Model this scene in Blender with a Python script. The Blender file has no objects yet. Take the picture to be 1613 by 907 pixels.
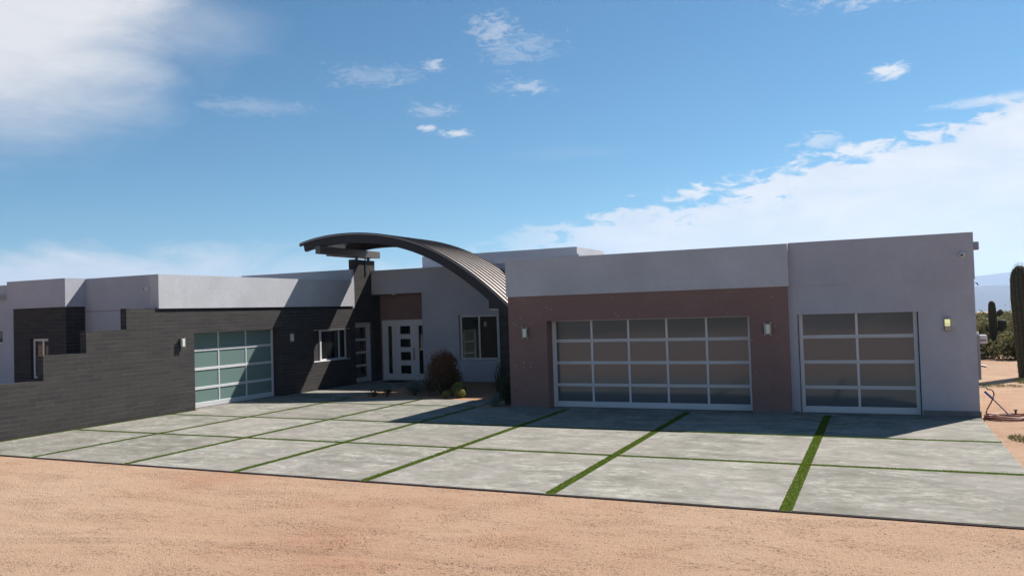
import bpy, bmesh, math, random
import numpy as np
from mathutils import Vector, Matrix, noise
D = bpy.data
C = bpy.context.scene.collection
rad = math.radians
random.seed(7)
rng = np.random.default_rng(11)

# ------------------------------------------------------------------ camera
def cam_axes(yaw, pitch, roll):
    f = Vector((math.sin(yaw)*math.cos(pitch), math.cos(yaw)*math.cos(pitch), math.sin(pitch)))
    r = f.cross(Vector((0, 0, 1))).normalized(); u = r.cross(f)
    c, s = math.cos(roll), math.sin(roll)
    return c*r+s*u, -s*r+c*u, f
EYE = 2.32
r_, u_, f_ = cam_axes(-0.427644445, 0.0287998, -0.0311349)
cd = D.cameras.new('camera'); cam = D.objects.new('camera', cd); C.objects.link(cam)
M = Matrix((r_, u_, -f_)).transposed().to_4x4(); M.translation = (0, 0, EYE)
cam.matrix_world = M
cd.sensor_width = 36; cd.lens = 36*1266.4/1613; cd.clip_end = 60000; cd.clip_start = 0.05
bpy.context.scene.camera = cam

# ------------------------------------------------------------------ light
SUN = Vector((1.69, 2.88, 3.56)).normalized()
sun_el = math.asin(SUN.z); sun_az = math.atan2(SUN.x, SUN.y)
sl = D.lights.new('sun', 'SUN'); sl.energy = 5.0; sl.angle = rad(0.53); sl.color = (1, .945, .87)
so = D.objects.new('sun', sl); C.objects.link(so)
so.rotation_euler = (-SUN).to_track_quat('-Z', 'Y').to_euler(); so.location = (10, 20, 30)

w = D.worlds.new('World'); bpy.context.scene.world = w; w.use_nodes = True
nt = w.node_tree; nt.nodes.clear()
def N(t, **k):
    n = nt.nodes.new(t)
    for a, b in k.items(): setattr(n, a, b)
    return n
def wire(val, sock):
    if isinstance(val, (int, float)): sock.default_value = val
    elif isinstance(val, (tuple, list)): sock.default_value = val
    else: nt.links.new(val, sock)
def mth(op, a, b=0.0, c=None, clamp=False):
    n = N('ShaderNodeMath', operation=op, use_clamp=clamp)
    wire(a, n.inputs[0]); wire(b, n.inputs[1])
    if c is not None: wire(c, n.inputs[2])
    return n.outputs[0]
def sstep(x, lo, hi):
    n = N('ShaderNodeMapRange', interpolation_type='SMOOTHSTEP')
    wire(x, n.inputs[0]); n.inputs[1].default_value = lo; n.inputs[2].default_value = hi
    return n.outputs[0]
sky = N('ShaderNodeTexSky', sky_type='NISHITA'); sky.sun_disc = False
sky.sun_elevation = sun_el; sky.sun_rotation = sun_az
sky.altitude = 700; sky.air_density = 1.0; sky.dust_density = 0.4; sky.ozone_density = 2.2
tc = N('ShaderNodeTexCoord'); sep = N('ShaderNodeSeparateXYZ'); nt.links.new(tc.outputs['Generated'], sep.inputs[0])
az = mth('MULTIPLY', mth('ARCTAN2', sep.outputs[0], sep.outputs[1]), 57.2958)
el = mth('MULTIPLY', mth('ARCSINE', sep.outputs[2]), 57.2958)
cmb = N('ShaderNodeCombineXYZ'); wire(mth('MULTIPLY', az, .06), cmb.inputs[0]); wire(mth('MULTIPLY', el, .15), cmb.inputs[1])
def fbm(scale, detail=8, rough=.6, dist=.3, off=0.0):
    n = N('ShaderNodeTexNoise'); n.inputs['Scale'].default_value = scale; n.inputs['Detail'].default_value = detail
    n.inputs['Roughness'].default_value = rough; n.inputs['Distortion'].default_value = dist
    a = N('ShaderNodeVectorMath', operation='ADD'); nt.links.new(cmb.outputs[0], a.inputs[0]); a.inputs[1].default_value = (off, off*.7, off)
    nt.links.new(a.outputs[0], n.inputs['Vector'])
    return mth('SUBTRACT', n.outputs[0], 0.5)
nA = fbm(2.2, 9, .62, .5); nB = fbm(13, 7, .6, 1.2, 4.0); nL = fbm(1.1, 4, .5, .2, 9.0); nE = fbm(8.5, 9, .56, .35, 13.0)
def blob(a0, e0, sa, se, gain, nz, k, lo=.35, hi=.9):
    u = mth('DIVIDE', mth('SUBTRACT', az, a0), sa); v = mth('DIVIDE', mth('SUBTRACT', el, e0), se)
    d2 = mth('ADD', mth('MULTIPLY', u, u), mth('MULTIPLY', v, v))
    g = mth('SUBTRACT', 1.0, mth('SQRT', d2))
    x = mth('ADD', g, mth('MULTIPLY', nz, k))
    return mth('MULTIPLY', sstep(x, lo-.15, hi+.05), gain)
masks = []
masks.append(blob(-61, 21.5, 19.5, 14.0, 1.0, nA, .38, .18, .52))                # big soft cloud, upper left
masks.append(blob(-48, 19.0, 10, 5.5, .45, nA, .8, .3, 1.1))
# cloud bank on the right: below a rising line
line = mth('MULTIPLY_ADD', az, .19, 10.1)
line = mth('MINIMUM', line, 12.5)
bank = mth('ADD', mth('SUBTRACT', line, el), mth('ADD', mth('MULTIPLY', nE, 7.5), mth('MULTIPLY', nL, 3.0)))
bk = sstep(bank, 0.0, 1.3)
bk = mth('MULTIPLY', bk, sstep(az, -34.0, -12.0))
bk = mth('MULTIPLY', bk, mth('MULTIPLY_ADD', nA, .7, .93, clamp=True))
masks.append(bk)
low = mth('ADD', mth('SUBTRACT', 4.9, el), mth('ADD', mth('MULTIPLY', nL, 5.0), mth('MULTIPLY', nA, 5.0)))
masks.append(mth('MULTIPLY', mth('MULTIPLY', sstep(low, -.2, 1.8), .8), mth('SUBTRACT', 1.0, mth('MULTIPLY', sstep(az, -50.0, -38.0), .5))))
for (a0, e0, sa, se, g, nz, k) in [(-25.2, 19.4, 2.6, 2.0, .42, nB, 2.4), (-23.5, 18.2, 4.5, 1.6, .25, nB, 2.4), (-29.6, 17.2, 1.3, .7, .55, nB, 2.2), (-34, 16.5, 5.0, 1.2, .22, nB, 2.4),
        (-23.2, 15.6, 3.2, .8, .42, nB, 2.4), (-28.2, 12.6, 2.2, .42, .85, nB, 2.2), (-30.2, 13.0, 1.1, .4, .8, nB, 2.2), (-29.8, 14.2, 2.6, .7, .35, nB, 2.4), (1.2, 14.5, 1.9, .9, .95, nB, 1.9),
        (7.0, 11.8, 5.5, .6, .7, nB, 1.2), (1, 19.6, 8, 1.6, .5, nB, 2.4), (-42, 14.2, 6, 1.0, .22, nB, 1.4), (-3.2, 10.6, 2.6, .9, .55, nB, 2.2), (-48, 13, 3, .8, .12, nB, 1.4), (-20, 11, 8, .8, .06, nB, 1.0)]:
    masks.append(blob(a0, e0, sa, se, g, nz, k, .35, .95))
tot = masks[0]
for m in masks[1:]:
    tot = mth('MAXIMUM', tot, m)
tot = mth('MULTIPLY', tot, sstep(el, -2.0, 0.5))
bgS = N('ShaderNodeBackground'); bgS.inputs[1].default_value = .051
tint = N('ShaderNodeMixRGB', blend_type='MULTIPLY'); tint.inputs[0].default_value = 1; tint.inputs[2].default_value = (.43, .90, 1.06, 1)
nt.links.new(sky.outputs[0], tint.inputs[1]); nt.links.new(tint.outputs[0], bgS.inputs[0])
cloudcol = N('ShaderNodeMixRGB'); wire(mth('MULTIPLY_ADD', nA, 1.6, .5, clamp=True), cloudcol.inputs[0])
cloudcol.inputs[1].default_value = (.70, .705, .73, 1); cloudcol.inputs[2].default_value = (.86, .845, .83, 1)
bgC = N('ShaderNodeBackground'); nt.links.new(cloudcol.outputs[0], bgC.inputs[0]); bgC.inputs[1].default_value = .62
mx = N('ShaderNodeMixShader'); nt.links.new(mth('MULTIPLY', tot, .93), mx.inputs[0])
nt.links.new(bgS.outputs[0], mx.inputs[1]); nt.links.new(bgC.outputs[0], mx.inputs[2])
wo = N('ShaderNodeOutputWorld'); nt.links.new(mx.outputs[0], wo.inputs[0])

sc = bpy.context.scene
sc.view_settings.view_transform = 'Standard'; sc.view_settings.look = 'None'
sc.view_settings.exposure = 0.80; sc.view_settings.gamma = 1.0; sc.view_settings.use_curve_mapping = False
sc.render.engine = 'CYCLES'
sc.cycles.max_bounces = 8; sc.cycles.volume_bounces = 1

# ------------------------------------------------------------------ materials
ALB = .61
KEEP = ('artificial_turf', 'turf_base', 'golden_spine', 'desert_scrub')
class Mat:
    def __init__(s, name):
        s.m = D.materials.new(name); s.m.use_nodes = True; s.t = s.m.node_tree
        s.b = s.t.nodes['Principled BSDF']; s.pos = None
    def n(s, t, **k):
        x = s.t.nodes.new(t)
        for a, b in k.items(): setattr(x, a, b)
        return x
    def l(s, a, b): s.t.links.new(a, b)
    def P(s):
        if s.pos is None: s.pos = s.n('ShaderNodeNewGeometry').outputs['Position']
        return s.pos
    def noise(s, scale, detail=5, rough=.55, vec=None, stretch=None, dist=0.0):
        v = vec or s.P()
        if stretch:
            q = s.n('ShaderNodeMapping'); q.inputs['Scale'].default_value = stretch; s.l(v, q.inputs[0]); v = q.outputs[0]
        x = s.n('ShaderNodeTexNoise'); x.inputs['Scale'].default_value = scale; x.inputs['Detail'].default_value = detail
        x.inputs['Roughness'].default_value = rough; x.inputs['Distortion'].default_value = dist
        s.l(v, x.inputs['Vector']); return x.outputs[0]
    def ramp(s, f, pts):
        x = s.n('ShaderNodeValToRGB'); e = x.color_ramp.elements
        while len(e) < len(pts): e.new(.5)
        for i, (p, c) in enumerate(pts):
            e[i].position = p; e[i].color = (*c, 1) if len(c) == 3 else c
        s.l(f, x.inputs[0]); return x.outputs[0]
    def mix(s, f, a, b, mode='MIX'):
        x = s.n('ShaderNodeMixRGB', blend_type=mode)
        for v, i in ((f, 0), (a, 1), (b, 2)):
            if isinstance(v, (int, float)): x.inputs[i].default_value = v
            elif isinstance(v, tuple): x.inputs[i].default_value = (*v[:3], 1)
            else: s.l(v, x.inputs[i])
        return x.outputs[0]
    def math(s, op, a, b=0.0, clamp=False):
        x = s.n('ShaderNodeMath', operation=op, use_clamp=clamp)
        for v, i in ((a, 0), (b, 1)):
            if isinstance(v, (int, float)): x.inputs[i].default_value = v
            else: s.l(v, x.inputs[i])
        return x.outputs[0]
    def bump(s, h, strength=.4, dist=.01, prev=None):
        x = s.n('ShaderNodeBump'); x.inputs['Strength'].default_value = strength; x.inputs['Distance'].default_value = dist
        s.l(h, x.inputs['Height'])
        if prev is not None: s.l(prev, x.inputs['Normal'])
        s.l(x.outputs[0], s.b.inputs['Normal']); return x.outputs[0]
    def set(s, col=None, rough=None, metal=None, spec=None):
        if col is not None:
            if isinstance(col, tuple): s.b.inputs['Base Color'].default_value = (*col, 1)
            elif s.m.name in KEEP: s.l(s.mix(1.0, col, (.78, .78, .78), 'MULTIPLY'), s.b.inputs['Base Color'])
            else: s.l(s.mix(1.0, col, (ALB, ALB, ALB), 'MULTIPLY'), s.b.inputs['Base Color'])
        if rough is not None:
            if isinstance(rough, (int, float)): s.b.inputs['Roughness'].default_value = rough
            else: s.l(rough, s.b.inputs['Roughness'])
        if metal is not None: s.b.inputs['Metallic'].default_value = metal
        if spec is not None: s.b.inputs['Specular IOR Level'].default_value = spec
        return s.m
MT = {}
def stucco(name, col, flecks=False, amp=.11):
    m = Mat(name); big = m.noise(.9, 5, .6); mid = m.noise(9, 6, .6); fine = m.noise(85, 3, .6)
    drip = m.noise(2.2, 5, .65, stretch=(2.2, 2.2, .25))
    a = tuple(c*(1-amp) for c in col); b = tuple(min(1, c*(1+amp)) for c in col)
    c = m.mix(m.ramp(big, [(.3, (0, 0, 0)), (.7, (1, 1, 1))]), a, b)
    c = m.mix(m.math('MULTIPLY', m.ramp(mid, [(.42, (0, 0, 0)), (.7, (1, 1, 1))]), .35), c, tuple(x*.88 for x in col))
    c = m.mix(m.math('MULTIPLY', m.ramp(drip, [(.55, (0, 0, 0)), (.75, (1, 1, 1))]), .25), c, tuple(x*.82 for x in col))
    c = m.mix(m.math('MULTIPLY', fine, .22), c, tuple(x*.7 for x in col))
    if flecks:
        v = m.n('ShaderNodeTexVoronoi'); v.inputs['Scale'].default_value = 13; m.l(m.P(), v.inputs['Vector'])
        near = m.math('LESS_THAN', v.outputs['Distance'], .17)
        patch = m.math('GREATER_THAN', m.noise(2.6, 3, .6), .53)
        pick = m.math('GREATER_THAN', m.noise(21, 1, .5), .52)
        c = m.mix(m.math('MULTIPLY', m.math('MULTIPLY', near, patch), m.math('MULTIPLY', pick, .8)), c, (.85, .72, .64))
    m.bump(fine, .8, .010, m.bump(mid, .45, .012))
    return m.set(c, .93, spec=.25)
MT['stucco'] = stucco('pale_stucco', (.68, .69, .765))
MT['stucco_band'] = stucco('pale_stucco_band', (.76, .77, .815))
MT['brown'] = stucco('brown_stucco', (.36, .228, .20), flecks=True, amp=.1)

def brick(name):
    m = Mat(name); sp = m.n('ShaderNodeSeparateXYZ'); m.l(m.P(), sp.inputs[0])
    u = m.math('ADD', sp.outputs[0], sp.outputs[1])
    cb = m.n('ShaderNodeCombineXYZ'); m.l(u, cb.inputs[0]); m.l(sp.outputs[2], cb.inputs[1])
    br = m.n('ShaderNodeTexBrick'); m.l(cb.outputs[0], br.inputs['Vector']); br.offset = .5
    br.inputs['Scale'].default_value = 1; br.inputs['Brick Width'].default_value = .40; br.inputs['Row Height'].default_value = .1
    br.inputs['Mortar Size'].default_value = .0055; br.inputs['Mortar Smooth'].default_value = .3; br.inputs['Bias'].default_value = 0
    br.inputs['Color1'].default_value = (.072, .067, .067, 1); br.inputs['Color2'].default_value = (.100, .092, .090, 1); br.inputs['Mortar'].default_value = (.16, .15, .145, 1)
    # sunlit highlights painted in pale segments along the ledges of single courses
    zz = m.math('FRACT', m.math('DIVIDE', sp.outputs[2], .1))
    top = m.math('LESS_THAN', m.math('ABSOLUTE', m.math('SUBTRACT', zz, .05)), .07)
    row = m.math('FLOOR', m.math('DIVIDE', sp.outputs[2], .1))
    cb2 = m.n('ShaderNodeCombineXYZ'); m.l(m.math('MULTIPLY', u, 1.15), cb2.inputs[0]); m.l(m.math('MULTIPLY', row, 3.7), cb2.inputs[1])
    seg = m.ramp(m.noise(1.0, 4, .7, vec=cb2.outputs[0]), [(.52, (0, 0, 0)), (.60, (1, 1, 1))])
    ledge_light = m.math('MULTIPLY', m.math('MULTIPLY', top, seg), .5)
    c = m.mix(m.math('MULTIPLY', m.noise(3.5, 6, .65), .5), br.outputs[0], (.062, .058, .059))
    c = m.mix(ledge_light, c, (.24, .225, .215))
    ef = m.ramp(m.noise(1.3, 6, .7), [(.6, (0, 0, 0)), (.8, (1, 1, 1))])
    c = m.mix(m.math('MULTIPLY', ef, .25), c, (.10, .097, .10))
    c = m.mix(m.math('MULTIPLY', m.ramp(m.noise(.8, 7, .7, dist=.6), [(.5, (0, 0, 0)), (.68, (1, 1, 1))]), .2), c, (.115, .108, .103))
    hgt = m.math('ADD', m.math('MULTIPLY', m.math('SUBTRACT', 1.0, br.outputs['Fac']), 1.4), m.math('MULTIPLY', m.noise(45, 4, .6), .25))
    m.bump(hgt, .7, .008)
    return m.set(c, .88, spec=.12)
MT['brick'] = brick('charcoal_brick')

def plain(name, col, rough=.5, metal=0.0, spec=.5, var=.08, bump=0.0, scale=12):
    m = Mat(name); n1 = m.noise(scale, 5, .6)
    c = m.mix(n1, tuple(x*(1-var) for x in col), tuple(min(1, x*(1+var)) for x in col))
    if bump: m.bump(m.noise(scale*6, 3, .6), bump, .004)
    return m.set(c, rough, metal, spec)
MT['alu'] = plain('silver_aluminium', (.90, .91, .95), .45, .1)
MT['white'] = plain('white_paint', (.95, .95, .97), .45)
MT['bronze'] = plain('bronze_metal', (.040, .030, .030), .55, .2, var=.15)
MT['steel_beam'] = plain('beam_paint', (.16, .135, .125), .55, .1, var=.2, bump=.2)
MT['roofing'] = plain('grey_roofing', (.45, .44, .43), .9, var=.15)
MT['black'] = plain('black_paint', (.02, .02, .022), .4)
MT['grey_box'] = plain('grey_enamel', (.36, .38, .42), .5, var=.1)
MT['plinth'] = plain('concrete_plinth', (.25, .24, .235), .9, var=.25, bump=.4)
def frosted():
    m = Mat('frosted_glass'); n1 = m.noise(.7, 3, .5)
    c = m.mix(n1, (.20, .31, .285), (.235, .35, .32))
    m.b.inputs['Coat Weight'].default_value = .35; m.b.inputs['Coat Roughness'].default_value = .05
    return m.set(c, .6, spec=.15)
MT['frost'] = frosted()
def frosted_shaded():  # frosted door glass again, its colour darkened for the doors in shade
    m = Mat('shaded_frosted_glass'); c = m.mix(m.noise(.7, 3, .5), (.115, .125, .13), (.135, .148, .152))
    m.b.inputs['Coat Weight'].default_value = .8; m.b.inputs['Coat Roughness'].default_value = .075; m.b.inputs['Coat IOR'].default_value = 1.7; m.b.inputs['Coat Tint'].default_value = (.85, .92, 1, 1)
    return m.set(c, .5, spec=.4)
MT['frost_shaded'] = frosted_shaded()
def dark_glass():
    m = Mat('window_glass'); c = m.mix(m.noise(1.5, 3, .5), (.010, .013, .013), (.03, .036, .034))
    return m.set(c, .03, spec=.75)
MT['glass'] = dark_glass()
def roofmetal():
    m = Mat('standing_seam_metal'); n1 = m.noise(2.5, 5, .6); c = m.mix(n1, (.40, .34, .31), (.50, .43, .40))
    return m.set(c, m.math('ADD', m.math('MULTIPLY', n1, .12), .36), .6)
MT['roofmetal'] = roofmetal()
def lampglass():
    m = Mat('lamp_glass'); m.set((.62, .66, .62), .25)
    return m.m
MT['lampglass'] = lampglass()
m = Mat('lit_lamp_glass'); m.set((.7, .72, .45), .3); m.b.inputs['Emission Color'].default_value = (1.0, .95, .40, 1); m.b.inputs['Emission Strength'].default_value = .3; MT['litglass'] = m.m

def concrete():
    m = Mat('broom_concrete')
    at = m.n('ShaderNodeAttribute'); at.attribute_name = 'tone'
    st = m.noise(1.5, 12, .76, stretch=(.8, 1.35, 1), dist=.35)
    st2 = m.noise(6.0, 10, .8, stretch=(.8, 1.5, 1), dist=.3)
    c = m.ramp(st, [(.38, (.17, .175, .145)), (.47, (.27, .27, .235)), (.54, (.345, .345, .305)), (.64, (.50, .50, .45))])
    c = m.mix(m.ramp(st2, [(.42, (.85, .85, .85)), (.53, (0, 0, 0))]), c, (.20, .20, .17))
    blotch = m.ramp(m.noise(.5, 7, .7), [(.42, (0, 0, 0)), (.58, (1, 1, 1))])
    c = m.mix(m.math('MULTIPLY', blotch, .45), c, (.36, .33, .30))
    st3 = m.ramp(m.noise(3.0, 12, .82, stretch=(.8, 1.4, 1), dist=.5), [(.55, (0, 0, 0)), (.64, (1, 1, 1))])
    c = m.mix(m.math('MULTIPLY', st3, .6), c, (.58, .58, .54))
    sp_ = m.ramp(m.noise(17, 3, .6), [(.66, (0, 0, 0)), (.74, (1, 1, 1))])
    c = m.mix(m.math('MULTIPLY', sp_, .3), c, (.15, .145, .13))
    c = m.mix(at.outputs['Fac'], m.mix(1.0, c, (1.10, 1.06, 1.03), 'MULTIPLY'), m.mix(1.0, c, (1.33, 1.29, 1.27), 'MULTIPLY'))
    dirt = m.ramp(m.noise(1.1, 8, .75, dist=.8), [(.56, (0, 0, 0)), (.70, (1, 1, 1))])
    c = m.mix(m.math('MULTIPLY', dirt, .3), c, (.42, .33, .26))
    m.bump(m.noise(60, 4, .6, stretch=(.5, 2, 1)), .3, .004, m.bump(st2, .25, .006))
    return m.set(c, .88, spec=.2)
MT['concrete'] = concrete()
def gravel(name='decomposed_granite', tint=(1, 1, 1), k=1.0):
    m = Mat(name)
    big = m.noise(.22, 7, .62, dist=.4); mid = m.noise(1.3, 9, .72, stretch=(.6, 1.5, 1), dist=.5); fine = m.noise(30, 5, .8); grain = m.noise(95, 3, .7)
    T = lambda c: tuple(a*b for a, b in zip(c, tint))
    c = m.ramp(big, [(.34, T((.63, .355, .225))), (.46, T((.69, .445, .295))), (.62, T((.72, .49, .335)))])
    sp0 = m.ramp(m.noise(22, 4, .8), [(.44, (0, 0, 0)), (.56, (1, 1, 1))])
    loose = m.ramp(mid, [(.42, (1, 1, 1)), (.52, (0, 0, 0))])
    c = m.mix(m.math('MULTIPLY', loose, .16), c, T((.42, .225, .135)))
    streak = m.ramp(m.noise(5.5, 10, .82, stretch=(.45, 1.9, 1), dist=.6), [(.54, (0, 0, 0)), (.62, (1, 1, 1))])
    c = m.mix(m.math('MULTIPLY', m.math('MULTIPLY', streak, sp0), .55), c, T((.25, .14, .09)))
    sp1 = m.ramp(fine, [(.52, (0, 0, 0)), (.60, (1, 1, 1))])
    c = m.mix(m.math('MULTIPLY', sp1, m.math('ADD', m.math('MULTIPLY', loose, .6), .28)), c, T((.17, .09, .06)))
    c = m.mix(m.math('MULTIPLY', m.ramp(grain, [(.55, (0, 0, 0)), (.63, (1, 1, 1))]), .45), c, T((.74, .57, .43)))
    vor = m.n('ShaderNodeTexVoronoi'); vor.inputs['Scale'].default_value = 55; m.l(m.P(), vor.inputs['Vector'])
    b1 = m.bump(m.noise(4.5, 8, .7, stretch=(.7, 1.6, 1)), .35, .05)
    b2 = m.bump(fine, .9, .02, b1)
    m.bump(vor.outputs['Distance'], .6, .012, b2)
    return m.set(c, .97, spec=.12)
MT['gravel'] = gravel()
MT['bed'] = gravel('bed_gravel', (1.02, .88, .80))
MT['stone'] = plain('pebble', (.42, .29, .20), .9, var=.5, scale=30)
def leafmat(name, cols, rough=.6, trans=.15):
    m = Mat(name); at = m.n('ShaderNodeAttribute'); at.attribute_name = 'shade'
    c = m.ramp(at.outputs['Fac'], [(i/(len(cols)-1), q) for i, q in enumerate(cols)])
    m.set(c, rough, spec=.3)
    if trans:
        tr = m.n('ShaderNodeBsdfTranslucent'); m.l(c, tr.inputs[0]); mxs = m.n('ShaderNodeMixShader'); mxs.inputs[0].default_value = trans
        out = m.t.nodes['Material Output']; m.l(m.b.outputs[0], mxs.inputs[1]); m.l(tr.outputs[0], mxs.inputs[2]); m.l(mxs.outputs[0], out.inputs[0])
    return m.m
MT['turf'] = leafmat('artificial_turf', [(.085, .13, .012), (.14, .205, .02), (.20, .27, .035)], .6, .4)
MT['turf_base'] = plain('turf_base', (.09, .14, .015), .9, var=.3, scale=30)
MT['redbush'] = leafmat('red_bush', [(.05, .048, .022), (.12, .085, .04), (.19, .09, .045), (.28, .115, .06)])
MT['sage'] = leafmat('sage_leaf', [(.07, .10, .08), (.14, .18, .15), (.22, .27, .23)])
MT['dark_leaf'] = leafmat('dark_leaf', [(.025, .035, .018), (.05, .07, .03), (.08, .10, .045)])
MT['scrub'] = leafmat('desert_scrub', [(.05, .055, .02), (.11, .11, .04), (.18, .165, .07), (.28, .24, .12)], .7, .4)
MT['grasspatch'] = leafmat('dry_grass', [(.10, .12, .03), (.22, .24, .07), (.38, .34, .16)])
MT['spine'] = leafmat('golden_spine', [(.34, .27, .05), (.50, .42, .09), (.66, .58, .20)], .5, .4)
MT['barrel'] = plain('barrel_cactus_skin', (.09, .13, .035), .7, var=.3)
MT['agave'] = plain('agave_leaf', (.20, .27, .25), .5, var=.25, scale=5)
MT['saguaro'] = plain('saguaro_skin', (.055, .056, .032), .85, var=.35, scale=5, bump=.4)
MT['twig'] = plain('twig', (.10, .075, .055), .9, var=.3)
MT['hose'] = plain('orange_hose', (.46, .17, .10), .5, var=.2)
MT['blue'] = plain('blue_plastic', (.05, .08, .32), .4)
MT['brass'] = plain('brushed_metal', (.55, .52, .45), .35, .7)
MT['mat'] = plain('door_mat', (.03, .028, .026), .95, var=.4, bump=.6)
MT['edge_strip'] = plain('red_brown_strip', (.10, .045, .035), .8, var=.3)  # red-brown colour of the thin strip along the front slab edge
def mountain(name, a, b):
    m = Mat(name); c = m.mix(m.noise(.004, 8, .65), a, b); return m.set(c, .95, spec=.1)
MT['mountain'] = mountain('mountain_rock', (.07, .08, .075), (.14, .135, .115))
def desert():
    m = Mat('desert_floor'); n1 = m.noise(.02, 8, .6)
    return m.set(m.mix(n1, (.12, .115, .07), (.30, .25, .17)), .95)

# ------------------------------------------------------------------ builders
def setp(o, label=None, cat=None, group=None, kind=None):
    if label: o['label'] = label
    if cat: o['category'] = cat
    if group: o['group'] = group
    if kind: o['kind'] = kind
    return o
WL = {}
def thing(name, label, cat, loc, group=None, rz=0):
    o = D.objects.new(name, None); C.objects.link(o); o.location = loc; o.rotation_euler = (0, 0, rz); o.empty_display_size = .3
    WL[o] = Vector(loc); return setp(o, label, cat, group)
class MB:
    """collects world-space geometry, then links it as ONE mesh"""
    def __init__(s): s.v = []; s.f = []
    def box(s, x0, x1, y0, y1, z0, z1):
        n = len(s.v)
        s.v += [(x0, y0, z0), (x1, y0, z0), (x1, y1, z0), (x0, y1, z0), (x0, y0, z1), (x1, y0, z1), (x1, y1, z1), (x0, y1, z1)]
        s.f += [tuple(n+i for i in q) for q in ((0, 3, 2, 1), (4, 5, 6, 7), (0, 1, 5, 4), (1, 2, 6, 5), (2, 3, 7, 6), (3, 0, 4, 7))]
        return s
    def tube(s, pts, r, seg=8, cap=True):
        pts = [Vector(p) for p in pts]; n0 = len(s.v); rs = r if isinstance(r, (list, tuple)) else [r]*len(pts)
        for i, p in enumerate(pts):
            d = (pts[min(i+1, len(pts)-1)]-pts[max(i-1, 0)]).normalized()
            a = d.cross(Vector((0, 0, 1)) if abs(d.z) < .95 else Vector((1, 0, 0))).normalized(); b = d.cross(a)
            for k in range(seg):
                t = 2*math.pi*k/seg; s.v.append(tuple(p+(a*math.cos(t)+b*math.sin(t))*rs[i]))
        for i in range(len(pts)-1):
            for k in range(seg):
                k2 = (k+1) % seg
                s.f.append((n0+i*seg+k, n0+i*seg+k2, n0+(i+1)*seg+k2, n0+(i+1)*seg+k))
        if cap:
            s.f.append(tuple(n0+k for k in range(seg))[::-1]); s.f.append(tuple(n0+(len(pts)-1)*seg+k for k in range(seg)))
        return s
    def strip(s, prof, y0, y1, th):
        """curved plate: prof = [(x,z)] in XZ, thickness th along the normal (downwards), swept y0..y1"""
        n0 = len(s.v); k = len(prof)
        for i, (x, z) in enumerate(prof):
            a = prof[max(i-1, 0)]; b = prof[min(i+1, k-1)]
            d = Vector((b[0]-a[0], b[1]-a[1])).normalized(); nx, nz = d.y, -d.x
            if nz > 0: nx, nz = -nx, -nz
            s.v += [(x, y0, z), (x, y1, z), (x+nx*th, y1, z+nz*th), (x+nx*th, y0, z+nz*th)]
        for i in range(k-1):
            for j in range(4):
                j2 = (j+1) % 4
                s.f.append((n0+4*i+j, n0+4*i+j2, n0+4*i+4+j2, n0+4*i+4+j))
        s.f.append((n0, n0+3, n0+2, n0+1)); e = n0+4*(k-1); s.f.append((e, e+1, e+2, e+3))
        return s
    def build(s, name, mat, parent=None, bevel=0.0, smooth=False):
        me = D.meshes.new(name); off = WL.get(parent, Vector((0, 0, 0)))
        me.from_pydata([(x-off.x, y-off.y, z-off.z) for x, y, z in s.v], [], s.f)
        bm = bmesh.new(); bm.from_mesh(me); bmesh.ops.recalc_face_normals(bm, faces=bm.faces); bm.to_mesh(me); bm.free()
        if isinstance(mat, str): mat = MT[mat]
        me.materials.append(mat)
        if smooth: me.polygons.foreach_set('use_smooth', [True]*len(me.polygons))
        o = D.objects.new(name, me); C.objects.link(o)
        if parent: o.parent = parent; WL[o] = off
        if bevel:
            b = o.modifiers.new('bevel', 'BEVEL'); b.width = bevel; b.segments = 1; b.limit_method = 'ANGLE'
        return o
def fastmesh(name, verts, nper, mat, shade=None, parent=None, loc=None):
    """verts (n*nper,3) numpy -> separate polygons of nper corners, optional per-face shade"""
    nv = len(verts); nf = nv//nper; me = D.meshes.new(name)
    off = np.array(loc) if loc is not None else np.array(WL.get(parent, Vector((0, 0, 0))))
    me.vertices.add(nv); me.vertices.foreach_set('co', (verts-off).astype(np.float32).ravel())
    me.loops.add(nv); me.loops.foreach_set('vertex_index', np.arange(nv, dtype=np.int32))
    me.polygons.add(nf); me.polygons.foreach_set('loop_start', np.arange(0, nv, nper, dtype=np.int32))
    me.update(calc_edges=True)
    if shade is not None:
        a = me.attributes.new('shade', 'FLOAT', 'FACE'); a.data.foreach_set('value', shade.astype(np.float32))
    me.materials.append(MT[mat])
    o = D.objects.new(name, me); C.objects.link(o)
    if parent: o.parent = parent; WL[o] = WL[parent]
    elif loc is not None: o.location = loc
    return o
def leaves(centers, size, up=.3, ln=2.0):
    n = len(centers)
    d = rng.normal(size=(n, 3)); d[:, 2] += up; d /= np.linalg.norm(d, axis=1)[:, None]
    e = rng.normal(size=(n, 3)); e -= (e*d).sum(1)[:, None]*d; e /= np.linalg.norm(e, axis=1)[:, None]
    s = size*rng.uniform(.6, 1.4, (n, 1))
    q = np.stack([centers-d*s*ln/2, centers+e*s*.5, centers+d*s*ln/2, centers-e*s*.5], 1)
    return q.reshape(-1, 3)

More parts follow.
